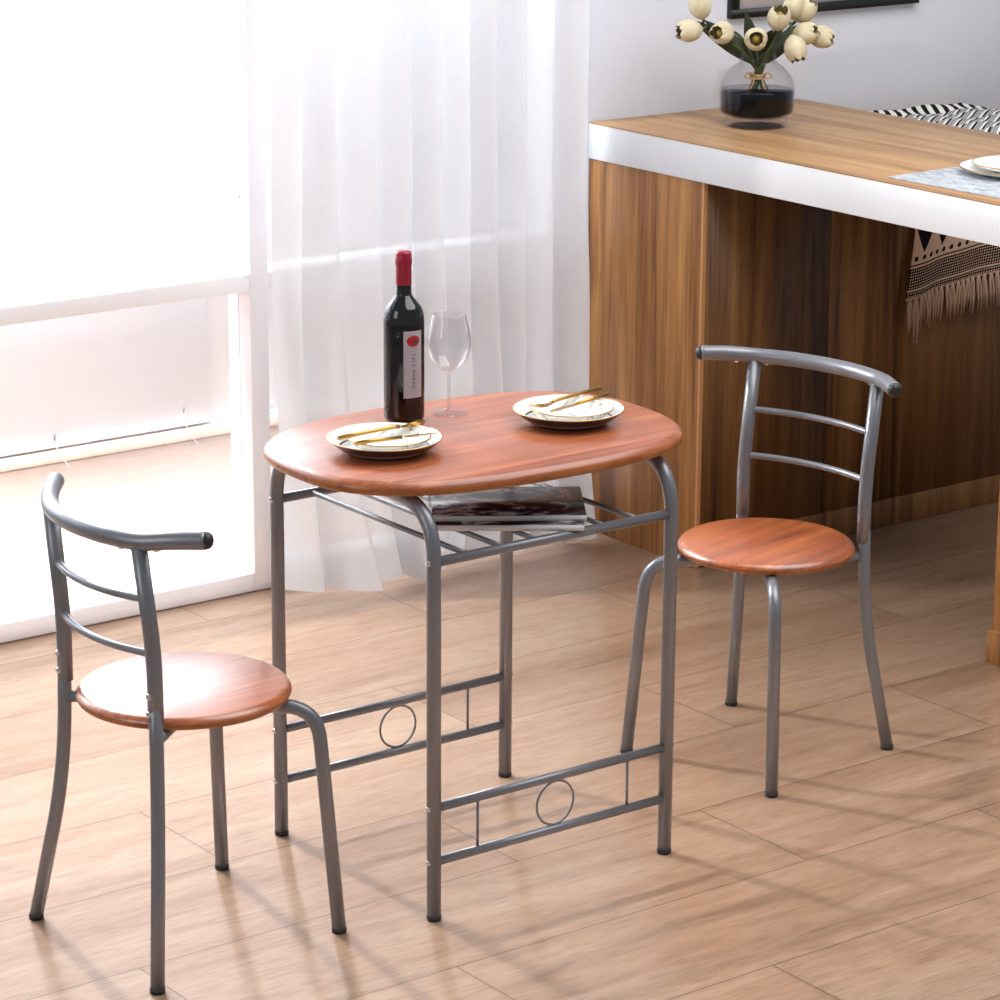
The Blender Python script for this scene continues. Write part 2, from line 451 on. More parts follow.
# ------------------------------------------------------------------ bar counter
X0, X1, ZC = 1.541, 2.262, 1.081
ctr = thing('bar_counter', 'long bar counter with oak top and thick white edge', 'counter', (X0, .187, 0))
def cloc(x0, x1, y0, y1): return (x0-X0, x1-X0, y0-.187, y1-.187)
obj('white_slab', boxm(*cloc(X0, X1, -.5, 1.604), .988, 1.077, bev=.002), M['white'], ctr)
obj('oak_top', boxm(*cloc(X0+.001, X1-.001, -.499, 1.604), 1.077, ZC, bev=.001), M['oak'], ctr)
sp = obj('support_panel', boxm(*cloc(1.62, 2.18, -.10, .187), .078, .988, bev=.002), M['walnut'], ctr)
obj('kick_base', boxm(*cloc(1.612, 2.188, -.108, .195), 0, .080, bev=.002), M['walnut'], ctr)

cab = thing('base_cabinet', 'brown wood cabinet under the counter with shade-darkened panelled front', 'cabinet', (X0, 1.146, 0))
def bloc(x0, x1, y0, y1): return (x0-X0, x1-X0, y0-1.146, y1-1.146)
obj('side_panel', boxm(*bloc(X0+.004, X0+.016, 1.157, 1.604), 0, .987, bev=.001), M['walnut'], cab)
obj('edge_strip', boxm(*bloc(X0+.0035, X0+.0165, 1.150, 1.157), 0, .987, bev=.001), M['walnut_edge'], cab, label='pale edge strip on the corner')
seam = 1.973
obj('front_panel', boxm(*bloc(X0+.0165, seam-.002, 1.150, 1.17), .075, .987), M['walnut_shaded'], cab)
obj('front_panel', boxm(*bloc(seam+.002, 2.83, 1.150, 1.17), .075, .987), M['walnut_shaded'], cab)
obj('baseboard', boxm(*bloc(X0+.0165, 2.83, 1.146, 1.17), 0, .075, bev=.002), M['walnut_shaded'], cab)
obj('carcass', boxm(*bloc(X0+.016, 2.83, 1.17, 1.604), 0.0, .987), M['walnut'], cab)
obj('return_top', boxm(*bloc(2.264, 2.832, 1.146, 1.604), .987, 1.02, bev=.002), M['oak'], cab)

# ------------------------------------------------------------------ woven throw on the return, hanging over its front
def throw():
    bm = bmesh.new(); uvl = bm.loops.layers.uv.new('UVMap'); W, NU, NV = .55, 60, 80
    path = fillet([(0, 1.556, 1.026), (0, 1.134, 1.026), (0, 1.130, .682)], .03, 10)
    # resample by arc length
    d = [0]
    for a, b in zip(path, path[1:]): d.append(d[-1]+(b-a).length)
    L = d[-1]; V = []
    for j in range(NV+1):
        t = L*j/NV; k = max(i for i in range(len(d)) if d[i] <= t+1e-9); k = min(k, len(path)-2)
        f = (t-d[k])/(d[k+1]-d[k]); p = path[k]*(1-f)+path[k+1]*f
        row = []
        hang = max(0, (1.0-p.z)/.4)
        for i in range(NU+1):
            u = i/NU
            x = 2.258+u*W*(1+.02*hang)-.085*max(0, hang)+.018
            wave = hang*(.010*(1+sin(11*u+1.2))+.006*(1+sin(23*u)))
            top = (1-min(1, hang*4))*(.003*(1+sin(17*u+9*p.y))+.002*max(0, sin(pi*u)))
            z = p.z+top-.065*(1-u)*min(1, hang*2.2)
            row.append((bm.verts.new((x, p.y-wave, z)), u*W, t))
        V.append(row)
    for j in range(NV):
        for i in range(NU):
            q = [V[j][i], V[j][i+1], V[j+1][i+1], V[j+1][i]]
            f = bm.faces.new([a[0] for a in q])
            for lp, a in zip(f.loops, q): lp[uvl].uv = (a[1], a[2])
    hem = [V[-1][i][0].co.copy() for i in range(NU+1)]
    return bm, hem, L
bmt, hem, TL = throw()
thr = thing('woven_throw', 'black and cream woven throw with shade-tinted fringe hanging beside the counter', 'throw blanket', (2.27, 1.146, 1.021))
for v in bmt.verts: v.co -= Vector((2.27, 1.146, 1.021))
o = obj('cloth', bmt, M['throw'], thr, ang=180)
md = o.modifiers.new('thick', 'SOLIDIFY'); md.thickness = .004; md.offset = 0
rt = random.Random(3); NTAS = 30
for k in range(NTAS):
    f = (k+.5)/NTAS*60; i = int(f); p = hem[i].lerp(hem[min(i+1, 60)], f-i)-Vector((2.27, 1.146, 1.021))
    b = bmesh.new(); ln = rt.uniform(.065, .085)+(.035 if k == 1 else 0); tw = rt.uniform(-.006, .006)
    for q in range(3):
        a = 2.1*q+k; ox, oy = .0045*cos(a), .003*sin(a)
        sweep(b, [(p.x, p.y-.002, p.z+.006), (p.x+ox, p.y-.003+oy, p.z-.012), (p.x+tw+ox*1.5, p.y-.005+oy, p.z-ln*.6), (p.x+tw*1.6+ox*1.3, p.y-.004+oy, p.z-ln-.006*q)], [.0035, .0042, .004, .0022], 6)
    obj('tassel', b, M['tassel'], thr)

# ------------------------------------------------------------------ picture on the wall
pic = thing('picture_frame', 'black framed print on the grey wall above the vase', 'picture', (2.337, 1.604, 1.313))
b = bmesh.new()
hw = .338; fw = .024; hh = .50
box(b, -hw, hw, -.022, 0, 0, fw); box(b, -hw, hw, -.022, 0, hh-fw, hh)
box(b, -hw, -hw+fw, -.022, 0, fw, hh-fw); box(b, hw-fw, hw, -.022, 0, fw, hh-fw)
obj('frame', b, M['black'], pic)
obj('print', boxm(-hw+fw, hw-fw, -.018, -.004, fw, hh-fw), M['art'], pic)

# ------------------------------------------------------------------ placemat and plates on the counter
pm = obj('placemat', boxm(0, .42, -.44, 0, 0, .003, bev=.001), M['placemat'], loc=(1.582, .548, ZC)); pm.rotation_euler = (0, 0, .03)
tag(pm, 'grey mottled placemat on the oak counter top', 'placemat')
def plate_prof(r, h, foot):
    return smooth_prof([(0, .003), (foot*.9, .003)], 2)+[(foot, 0), (foot+.004, 0)]+smooth_prof([(foot+.006, .003), (r*.86, h*.55), (r, h)], 4)+[(r+.0008, h+.0016), (r-.002, h+.0022)]+smooth_prof([(r*.86, h*.55+.004), (foot+.008, .0065), (0, .0062)], 4)
def make_plate(name, r, h, foot, top, under, rim=True):
    bm = lathe(plate_prof(r, h, foot), 64)
    for f in bm.faces:
        c = f.calc_center_median(); rr = sqrt(c.x**2+c.y**2)
    me_top = top
    o_bm = bm
    n = 0
    bmesh.ops.recalc_face_normals(bm, faces=bm.faces)
    for f in bm.faces:
        f.material_index = 0 if f.normal.z > 0 else 1
    return bm, [top, under]
def plate(name, label, cat, loc, r, h, foot, top, under, group):
    t = thing(name, label, cat, loc, 0, group)
    bm, ms = make_plate(name, r, h, foot, top, under)
    obj('dish', bm, ms, t)
    ring = [Vector((cos(2*pi*k/64)*r, sin(2*pi*k/64)*r, h+.0012)) for k in range(65)]
    obj('gold_rim', tube(ring, .0012, 8, cap=False), M['gold'], t, label='gold rim')
    return t
PC = (1.852, .402)
plate('dinner_plate', 'white gold-rimmed plate on the grey placemat, under a smaller plate', 'plate', (PC[0], PC[1], ZC+.003), .132, .016, .07, M['porcelain'], M['porcelain'], 'stacked plates on the counter')
plate('side_plate', 'small white gold-rimmed plate stacked on the plate on the counter', 'plate', (PC[0]+.005, PC[1]+.003, ZC+.0096), .105, .017, .055, M['porcelain'], M['porcelain'], 'stacked plates on the counter')

# ------------------------------------------------------------------ vase, water, tulips
VX, VY = 1.850, 1.309
RX = Vector((.802, -.597, 0)); FX = Vector((.597, .802, 0))
vase = thing('glass_vase', 'round clear glass vase of black water on the oak counter', 'vase', (VX, VY, ZC))
outer = [(.0, 0), (.070, 0), (.078, .003), (.079, .014), (.077, .022)]
outer = outer[:3]+smooth_prof([(.079, .006), (.078, .020), (.080, .025), (.093, .034), (.0955, .055), (.0955, .085), (.089, .112), (.068, .138), (.050, .150), (.0455, .162), (.0475, .178)], 5)
outer = [(r, z*1.07) for r, z in outer]
inner = [(r-.003, z) for r, z in reversed(outer) if z > .026]
inner = [(.0455, .1915)]+[(r, z) for r, z in inner]+[(.07, .0285), (0, .0285)]
obj('vase_body', lathe(outer+inner, 64), M['vaseglass'], vase)
wp = [(0, .029), (.07, .029)]+[(r-.0035, z) for r, z in outer if .034 < z < .092]+[(.0918, .094), (0, .094)]
obj('black_water', lathe(wp, 64), M['inkwater'], vase, label='black water')
tw = thing('twine_tie', 'natural twine tied around the tulip stems in the vase', 'twine', (VX, VY, ZC+.126))
b = bmesh.new()
for q in range(3): sweep(b, [Vector((cos(2*pi*k/24)*(.0185), sin(2*pi*k/24)*.0185, .004*q-.004)) for k in range(25)], .0028, 8, cap=False)
obj('coil', b, M['twine'], tw)
b = bmesh.new()
for sg in (-1, 1):
    sweep(b, catmull([tuple(RX*.0*sg-FX*.019), tuple(RX*.022*sg-FX*.022+Vector((0, 0, .012))), tuple(RX*.034*sg-FX*.02+Vector((0, 0, .0))), tuple(RX*.012*sg-FX*.022+Vector((0, 0, -.006))), tuple(RX*.02*sg-FX*.024+Vector((0, 0, -.03)))], 5), .0022, 6)
obj('bow', b, M['twine'], tw)

def bloom_bm(open_):
    """six overlapping petals forming a closed cup along +z, base at origin"""
    bm = bmesh.new(); prof = [.12, .62, .88, 1.0, 1.02, .95, .80, .56]
    for ring in (0, 1):
        for k in range(3):
            a0 = 2*pi*k/3+ring*pi/3; NU, NV = 10, 14; V = []
            sc = 1.0 if ring == 0 else .93
            for j in range(NV+1):
                t = j/NV; q = t*7; i0 = min(int(q), 6); rad = prof[i0]*(1-q+i0)+prof[i0+1]*(q-i0)
                rad = .0275*sc*(rad+open_*max(0, t-.4))
                half = radians(68)*sqrt(max(.22, 1-t**7))
                row = []
                for i in range(NU+1):
                    u = -1+2*i/NU; a = a0+u*half
                    rr = rad*(1+.07*(1-u*u)-.03)
                    z = .070*(t if ring == 0 else t*.96)-.007*u*u*t
                    row.append(bm.verts.new((rr*cos(a), rr*sin(a), z)))
                V.append(row)
            for j in range(NV):
                for i in range(NU): bm.faces.new((V[j][i], V[j][i+1], V[j+1][i+1], V[j+1][i]))
    return bm
def orient(d):
    return Vector((0, 0, 1)).rotation_difference(d.normalized()).to_matrix()
def leaf_bm(base, ctrl, tip, w):
    bm = bmesh.new(); n = 12; V = []
    B, Cc, Tt = Vector(base), Vector(ctrl), Vector(tip)
    for j in range(n+1):
        t = j/n; p = B*(1-t)**2+Cc*2*t*(1-t)+Tt*t*t; d = ((Cc-B)*(1-t)+(Tt-Cc)*t).normalized()
        side = d.cross(FX).normalized(); nrm = side.cross(d)
        hw_ = w*sin(pi*min(1, (t*.92+.08)))**.8
        V.append([bm.verts.new(p+side*hw_*u+nrm*(hw_*.35*abs(u))) for u in (-1, -.5, 0, .5, 1)])
    for j in range(n):
        for i in range(4): bm.faces.new((V[j][i], V[j][i+1], V[j+1][i+1], V[j+1][i]))
    return bm
# (r along picture, height, depth, bloom direction (r, z, d), openness, label, leaf tip or None)
TUL = [
 (-.149, .288, .00, (-.25, .9, -.2), .10, 'cream tulip standing highest at the left of the bouquet', (-.165, .265, .02)),
 (-.174, .229, -.01, (-.95, -.12, -.35), .12, 'cream tulip lying out furthest left of the bouquet', None),
 (-.094, .228, -.04, (-.55, .1, -.8), .12, 'cream tulip left of centre, tilted towards the window', (-.14, .268, .0)),
 (-.012, .215, -.06, (-.05, .15, -.95), .14, 'cream tulip facing forward just above the vase neck', (-.035, .29, .0)),
 (.046, .262, -.03, (.12, .75, -.6), .16, 'cream tulip leaning forward in the upper middle of the bouquet', (.03, .25, -.05)),
 (.088, .285, .02, (.5, .85, -.2), .08, 'cream tulip bud behind, at the upper right of the bouquet', None),
 (.116, .275, .03, (.6, .75, -.2), .06, 'cream tulip at the top right edge of the bouquet', (.10, .25, .04)),
 (.115, .222, -.01, (.85, .25, -.4), .12, 'cream tulip pointing right, nearer the middle of the pair', (.125, .25, .02)),
 (.158, .212, .02, (.9, -.25, -.3), .12, 'cream tulip at the far right end of the bouquet', None),
 (.088, .192, -.05, (.25, -.85, -.35), .12, 'cream tulip drooping low beside the right of the vase', None),
]
Z3 = Vector((0, 0, 1))
for k, (r, z, d, dr, op, lab, lf) in enumerate(TUL):
    t = thing('tulip', lab, 'flower', (VX, VY, ZC), 0, 'cream tulips in the glass vase')
    D = (RX*dr[0]+Z3*dr[1]+FX*dr[2]).normalized()
    P = RX*r+FX*d+Z3*(z+.012)-D*.035
    a = 2*pi*k/10
    foot = RX*(-r*.32)+FX*(.03*cos(a*3))+Z3*.034
    waist = RX*(.009*cos(a))+FX*(.009*sin(a))+Z3*.126
    neck = RX*(r*.14)+FX*(d*.2+.008*sin(a))+Z3*.168
    pre = P-D*.03
    if dr[1] < -.4: pre = P-D*.02+Z3*.012
    path = catmull([foot, waist, neck, (neck+pre)/2+Z3*.012, pre, P], 6)
    obj('stem', tube(path, .0036, 8), M['stem'], t)
    bm = bloom_bm(op); bmesh.ops.transform(bm, verts=bm.verts, matrix=Matrix.Translation(P) @ orient(D).to_4x4())
    obj('bloom', bm, M['petal'], t)
    bm = bmesh.new(); bmesh.ops.create_icosphere(bm, subdivisions=2, radius=.013, matrix=Matrix.Translation(P+D*.036) @ orient(D).to_4x4() @ Matrix.Diagonal((1, 1, 1.7, 1)))
    obj('stamen', bm, M['stamen'], t)
    if lf:
        tip = RX*lf[0]+FX*lf[2]+Z3*lf[1]
        obj('leaf', leaf_bm(waist+Z3*.03, neck+Z3*.03+RX*lf[0]*.25, tip, .020), M['leaf'], t)

# ------------------------------------------------------------------ dining table
TB = dict(a=.2744, b=.2578, z1=.2185, z2=.1137, z3=.6853, top=.827)
a_, b_, ZT = TB['a'], TB['b'], TB['top']
table = thing('dining_table', 'oval red-brown wooden table on grey tubular steel frame', 'table')
def oval(A, B, n, rot, ox, oy, N=160):
    def fn(ins):
        out = []
        for k in range(N):
            t = 2*pi*k/N; c, s = cos(t), sin(t)
            x = math.copysign((A-ins)*abs(c)**(2/n), c); y = math.copysign((B-ins)*abs(s)**(2/n), s)
            out.append((ox+x*cos(rot)-y*sin(rot), oy+x*sin(rot)+y*cos(rot)))
        return out
    return fn
ov = oval(.403, .279, 2.736, -.04, .004, -.003)
EDGE = [(.010, ZT-.0265), (.004, ZT-.025), (.0008, ZT-.021), (0, ZT-.0155), (.0015, ZT-.010), (.006, ZT-.0045), (.012, ZT-.001), (.014, ZT)]
bm = prism(ov, EDGE)
bmesh.ops.recalc_face_normals(bm, faces=bm.faces)
for f in bm.faces: f.material_index = 0 if f.normal.z > .45 else 1
obj('tabletop', bm, [M['redwood'], M['edge']], table, ang=70)
RT = .0134
for sx in (-1, 1):
    for sy in (-1, 1):
        x, y = sx*a_, sy*b_
        pts = fillet([(x, y, .006), (x, y, ZT-.0265-RT), (x, 0, ZT-.0265-RT)], .10, 12)
        lg = obj('leg', tube(pts, RT, 18), M['steel'], table)
        obj('foot_cap', tube([(x, y, 0), (x, y, .009)], [RT*1.02, RT*1.05], 18), M['black'], lg, label='black plastic foot cap')
RR = .0088
def screw_at(p, d, parent):
    b = lathe([(.006, -.003), (.006, .001), (.0045, .0035), (0, .0045)], 14)
    bmesh.ops.transform(b, verts=b.verts, matrix=Matrix.Translation(p) @ orient(Vector(d)).to_4x4())
    return obj('screw', b, M['chrome'], parent)
for sy in (-1, 1):
    y = sy*b_
    for z in (TB['z1'], TB['z2'], TB['z3']):
        rl = obj('rail', tube([(-a_+.006, y, z), (a_-.006, y, z)], RR if z < .5 else .0092, 14), M['steel'], table)
        for sx in (-1, 1): screw_at((sx*(a_+RT-.0015), y, z), (sx, 0, 0), table)
    zc = (TB['z1']+TB['z2'])/2; rr = (TB['z1']-TB['z2'])/2-RR-.0005
    xr = .005
    obj('ring', tube([(xr+rr*cos(2*pi*k/48), y, zc+rr*sin(2*pi*k/48)) for k in range(49)], .0023, 8, cap=False), M['steel'], table)
    for t in (.18, .825):
        xx = -a_+2*a_*t
        obj('spacer_rod', tube([(xx, y, TB['z2']), (xx, y, TB['z1'])], .0027, 8), M['steel'], table)
for k in range(1, 7):
    xx = -a_+2*a_*k/7
    obj('shelf_bar', tube([(xx, -b_, TB['z3']+.001), (xx, b_, TB['z3']+.001)], .0052, 12), M['steel'], table)

# ------------------------------------------------------------------ chairs
def disc(r):
    def fn(ins):
        return [((r-ins)*cos(2*pi*k/72), (r-ins)*sin(2*pi*k/72)) for k in range(72)]
    return fn
CR = .0136
def chair(p, loc, rz, label):
    t = thing('dining_chair', label, 'chair', loc, rz, 'steel and wood dining chairs')
    zs, xs = p['zs'], p['xs']
    rings = [(.012, zs-.022), (.004, zs-.0205), (0.0, zs-.014), (.0008, zs-.010), (.004, zs-.0045), (.010, zs-.001), (.013, zs)]
    bm = prism(disc(p['r']), rings)
    bmesh.ops.recalc_face_normals(bm, faces=bm.faces)
    for f in bm.faces: f.material_index = 0 if f.normal.z > .45 else 1
    obj('seat', bm, [M['seatwood'], M['edge']], t, (xs, 0, 0), ang=70)
    zu = zs-.022-CR
    for s in (-1, 1):
        # rear leg with its welded stub under the seat
        leg = fillet([(p['xb'], s*p['wb'], .006), (p['xk']-.004, s*(p['wk']+.006), .30), (p['xk'], s*p['wk'], zs+.075)], .12, 8)
        bm = tube(leg, CR*.94, 18)
        sweep(bm, [(p['xk'], s*p['wk'], zu+.004), (p['xk']*.55+xs, s*p['wk']*.62, zu+.004)], CR*.8, 14)
        lg = obj('rear_leg', bm, M['steel'], t)
        obj('foot_cap', tube([(p['xb'], s*p['wb'], 0), (p['xb'], s*p['wb'], .009)], [CR, CR*1.02], 18), M['black'], lg, label='black plastic foot cap')
        # back post sleeved over the leg
        wt = p['wt']
        bk = fillet([(p['xk'], s*p['wk'], zs+.0), (p['xk'], s*p['wk'], zs+.12), (p['xt'], s*wt, p['zt']+.004)], .06, 8)
        pb = obj('back_post', tube(bk, CR*1.04, 18), M['steel'], t)
        for zz in (zs+.052, zs+.020): screw_at((p['xk']-CR*1.02, s*p['wk'], zz), (-1, 0, 0), pb)
        # front leg
        f = Vector((p['xf'], s*p['wf'], 0)); rad = f.normalized(); top = rad*(f.length-.036)
        inn = rad*.06
        path = fillet([(inn.x, inn.y, zu), (top.x, top.y, zu), (f.x, f.y, .006)], .062, 10)
        fl = obj('front_leg', tube(path, CR*.96, 18), M['steel'], t)
        obj('foot_cap', tube([(f.x, f.y, 0), (f.x, f.y, .009)], [CR, CR*1.02], 18), M['black'], fl, label='black plastic foot cap')
    # bowed top rail
    xe, we, ze = p['xe'], p['we'], p['ze']
    xm = p['xt']-.030
    zr = p['zt']+.012
    rail = catmull([(xe, -we, ze), (p['xt']+.034, -we*.82, (ze+zr)/2+.002), (p['xt'], -p['wt'], zr), (xm+.006, -p['wt']*.5, zr), (xm, 0, zr), (xm+.006, p['wt']*.5, zr), (p['xt'], p['wt'], zr), (p['xt']+.034, we*.82, (ze+zr)/2+.002), (xe, we, ze)], 6)
    tr = obj('top_rail', tube(rail, .0158, 20), M['steel'], t)
    for s, q in ((-1, 0), (1, -1)):
        e = Vector(rail[q]); dd = (e-Vector(rail[1 if q == 0 else -2])).normalized()
        b = lathe([(.0150, -.002), (.0150, .002), (.0140, .006), (.0105, .0105), (.005, .0128), (0, .0135)], 20)
        bmesh.ops.transform(b, verts=b.verts, matrix=Matrix.Translation(e) @ orient(dd).to_4x4())
        obj('end_cap', b, M['black'], tr, label='black plastic end cap')
        for off in (-.03, .03):
            yy = s*p['wt']+off; c = min(rail, key=lambda v: abs(v.y-yy))
            screw_at((c.x, c.y, c.z-.0148), (0, 0, -1), tr)
    for zz, xx in ((p['zu'], p['xu']), (p['zl'], p['xl'])):
        f = (zz-zs-.12)/(p['zt']-zs-.12); w = p['wk']*(1-f)+p['wt']*f; f = max(f, 0)
        x0 = p['xk']*(1-f)+p['xt']*f
        sl = catmull([(x0, -w, zz), (x0-.022, -w*.5, zz), (x0-.029, 0, zz), (x0-.022, w*.5, zz), (x0, w, zz)], 6)
        obj('back_slat', tube(sl, .0068, 14), M['steel'], t)
    return t
PL = dict(xb=-.1904, wb=.2045, xf=.2095, wf=.1902, zs=.4685, r=.1929, xk=-.1442, wk=.1489, xt=-.1654, wt=.1434, zt=.7864, zu=.6938, xu=-.1643, zl=.5941, xl=-.1527, xe=-.0952, we=.2415, ze=.8097, xs=.0099)
PR = dict(xb=-.183, wb=.207, xf=.2059, wf=.1896, zs=.4579, r=.185, xk=-.1376, wk=.157, xt=-.1677, wt=.157, zt=.7907, zu=.6885, xu=-.1568, zl=.5905, xl=-.1461, xe=-.0972, we=.2469, ze=.8062, xs=-.011)
chair(PL, (-.6627, -.0194, 0), radians(2.23), 'metal-framed chair with round wooden seat at the left end of the table, near the window')
chair(PR, (.8071, .0752, 0), radians(192.0), 'metal-framed chair with round wooden seat right of the table, in front of the cabinet')

# ------------------------------------------------------------------ things on the table
bt = thing('wine_bottle', 'dark red wine bottle with crimson capsule standing on the oval table', 'bottle', (-.038, .171, ZT))
prof = [(0, .004), (.026, .004), (.032, 0), (.036, .001), (.0388, .005)]+[(.0392, .01), (.0392, .185)]+smooth_prof([(.0392, .190), (.0380, .205), (.0335, .219), (.025, .230), (.0175, .240), (.0148, .250), (.0143, .30)], 6)+[(.0143, .315), (0, .316)]
obj('glass_body', lathe(prof, 56), M['bottle'], bt)
obj('capsule', lathe([(.0146, .262), (.0151, .263), (.0151, .300), (.0162, .302), (.0164, .312), (.0155, .314), (.0155, .322), (.0140, .3255), (0, .326)], 40), M['capsule'], bt, label='crimson foil capsule')
CAMD = atan2(-.771, -.576)            # bearing from the bottle towards the viewer's side of the table
def wrap(bm, r, ang0):
    for v in bm.verts:
        a = ang0+v.co.x/r; rr = r+v.co.z; v.co = Vector((rr*cos(a), rr*sin(a), v.co.y))
A0 = CAMD+radians(29)
bm = bmesh.new()
NXL = 14
g = [[bm.verts.new((-.0196+.0392*i/NXL, .049+.130*j/2, 0.0)) for i in range(NXL+1)] for j in range(3)]
for j in range(2):
    for i in range(NXL): bm.faces.new((g[j][i], g[j][i+1], g[j+1][i+1], g[j+1][i]))
bmesh.ops.solidify(bm, geom=bm.faces[:], thickness=.0006)
wrap(bm, .0398, A0)
lab = obj('label', bm, M['label'], bt, label='tall narrow pale paper label')
bm = bmesh.new()
bmesh.ops.create_circle(bm, cap_ends=True, cap_tris=True, segments=32, radius=1)
for v in bm.verts: v.co = Vector((v.co.x*.0135, .160+v.co.y*.0105, .0006+.0002*(1-v.co.x**2)))
bmesh.ops.subdivide_edges(bm, edges=bm.edges[:], cuts=2)
wrap(bm, .0402, A0); obj('red_seal', bm, M['redseal'], lab, label='red oval seal')
bm = bmesh.new(); bmesh.ops.create_circle(bm, cap_ends=True, cap_tris=True, segments=20, radius=1)
for v in bm.verts: v.co = Vector((.003+v.co.x*.005, .1585+v.co.y*.0036, .0012))
wrap(bm, .0402, A0); obj('seal_mark', bm, M['ink'], lab)
cu = bpy.data.curves.new('lettering', 'FONT'); cu.body = 'TALC MABAU'; cu.size = .0085; cu.align_x = 'CENTER'; cu.align_y = 'CENTER'; cu.space_character = 1.4; cu.resolution_u = 2
to = bpy.data.objects.new('lettering_source', cu); COL.objects.link(to)
dg = bpy.context.evaluated_depsgraph_get(); me = to.evaluated_get(dg).to_mesh()
bm = bmesh.new(); bm.from_mesh(me); to.evaluated_get(dg).to_mesh_clear(); bpy.data.objects.remove(to); bpy.data.curves.remove(cu)
for v in bm.verts: v.co = Vector((v.co.y, .102-v.co.x, .0004))
wrap(bm, .0402, A0); obj('lettering', bm, M['ink'], lab)

wg = thing('wine_glass', 'empty stemmed wine glass standing beside the wine bottle', 'glass', (.057, .156, ZT))
o_ = smooth_prof([(.037, .0018), (.030, .0035), (.012, .0065), (.005, .012), (.0036, .03), (.0036, .07), (.006, .080), (.020, .089), (.034, .106), (.0425, .130), (.0415, .155), (.036, .178), (.0325, .194)], 5)
i_ = smooth_prof([(.0315, .1945), (.0348, .178), (.0402, .155), (.0412, .130), (.0328, .107), (.019, .091), (.006, .085), (0, .084)], 5)
obj('glass', lathe([(0, 0), (.036, 0)]+o_+i_, 56), M['wineglass'], wg)

def cutlery_fork(name, label, p0, p1, z0, z1, group):
    t = thing(name, label, 'fork', (p0[0], p0[1], z0), 0, group)
    P0 = Vector((0, 0, 0)); P1 = Vector((p1[0]-p0[0], p1[1]-p0[1], z1-z0)); L = P1.length; d = P1.normalized(); s = d.cross(Vector((0, 0, 1))).normalized(); n = s.cross(d)
    at = lambda l, w, h: P0+d*l*L+s*w+n*h
    obj('handle', tube([at(0, 0, 0), at(.3, 0, .001), at(.66, 0, .001), at(.72, 0, .0)], [.0044, .0040, .0034, .0034], 10), M['gold'], t)
    b = bmesh.new()
    sweep(b, [at(.70, 0, 0), at(.76, 0, -.0015), at(.82, 0, -.0015), at(.84, 0, -.0015)], [.0026, .008, .0105, .0105], 12, flat=.14)
    for w in (-.0082, -.0027, .0027, .0082): sweep(b, [at(.83, w, -.0015), at(.92, w, 0), at(1, w*.95, .004)], [.0018, .0016, .0009], 6)
    obj('fork_head', b, M['gold'], t)
    return t
def cutlery_knife(name, label, p0, p1, z0, z1, group):
    t = thing(name, label, 'knife', (p0[0], p0[1], z0), 0, group)
    P1 = Vector((p1[0]-p0[0], p1[1]-p0[1], z1-z0)); L = P1.length; d = P1.normalized(); s = d.cross(Vector((0, 0, 1))).normalized(); n = s.cross(d)
    at = lambda l, w, h: d*l*L+s*w+n*h
    obj('handle', tube([at(0, 0, 0), at(.25, 0, .0005), at(.55, 0, 0)], [.0044, .0040, .0034], 10), M['gold'], t)
    obj('blade', tube([at(.54, 0, 0), at(.6, 0, 0), at(.8, .001, 0), at(.95, .001, 0), at(1, -.002, 0)], [.0028, .0066, .0075, .006, .0012], 12, flat=.12), M['gold'], t)
    return t
for side, (cx, cy), fk, kn, wl in (
    ('left', (-.210, -.012), ((-.299, .006), (-.106, .014)), ((-.293, -.040), (-.122, -.062)), 'beside the wine bottle, at the left end of the table'),
    ('right', (.200, -.036), ((.331, .032), (.129, -.016)), ((.313, -.014), (.139, -.058)), 'at the right end of the table, behind the glass')):
    plate('dinner_plate', 'brown-backed gold-rimmed dinner plate '+('nearest the wine bottle, left end of the oval table' if side == 'left' else 'at the right end of the oval table'), 'plate', (cx, cy, ZT), .106, .027, .066, M['porcelain'], M['brown_glaze'], 'dinner plates on the oval table')
    plate('side_plate', 'small marbled plate resting in the '+('left dinner plate by the bottle' if side == 'left' else 'right-hand dinner plate'), 'plate', (cx+.006, cy-.002, ZT+.0068), .080, .022, .045, M['marble'], M['marble'], 'marbled side plates on the oval table')
    zf = ZT+.0335
    cutlery_fork('fork', 'gold fork lying across the '+('left marbled plate by the bottle' if side == 'left' else 'right-hand marbled plate'), fk[0], fk[1], zf+.002, zf+.001, 'gold cutlery on the plates')
    cutlery_knife('knife', 'gold knife lying across the '+('left marbled plate by the bottle' if side == 'left' else 'right-hand marbled plate'), kn[0], kn[1], zf+.001, zf+.0005, 'gold cutlery on the plates')

# magazines on the wire shelf
u_ = Vector((.814, -.581, 0)); v_ = Vector((.581, .814, 0))
def magazine(fr, z, L, D, th, ang, cover, label):
    rz = atan2(u_.y, u_.x)+ang
    t = thing('magazine', label, 'magazine', (fr[0], fr[1], z), rz, 'magazines on the wire shelf')
    bm = bmesh.new(); N = 10
    def sheet(z0, z1, d0, d1, l0, l1):
        b = bmesh.new(); box(b, -l1, -l0, d0, d1, z0, z1); return b
    obj('pages', sheet(.0008, th-.0008, .002, D-.001, .002, L-.002), M['paper'], t)
    obj('back_cover', sheet(0, .0008, 0, D, 0, L), cover, t)
    obj('front_cover', sheet(th-.0008, th, 0, D, 0, L), cover, t)
    obj('spine', sheet(0, th, -.0008, 0, 0, L), M['paper'], t)
    return t
zb = TB['z3']+.0085
magazine((.050, -.278), zb, .285, .20, .011, 0, M['cover_a'], 'lower glossy magazine on the wire shelf, under another magazine')
m2 = (.050+v_.x*.03+u_.x*.006, -.278+v_.y*.03+u_.y*.006)
magazine(m2, zb+.011, .285, .20, .010, .015, M['cover_b'], 'upper glossy magazine with dark photo cover on the wire shelf')

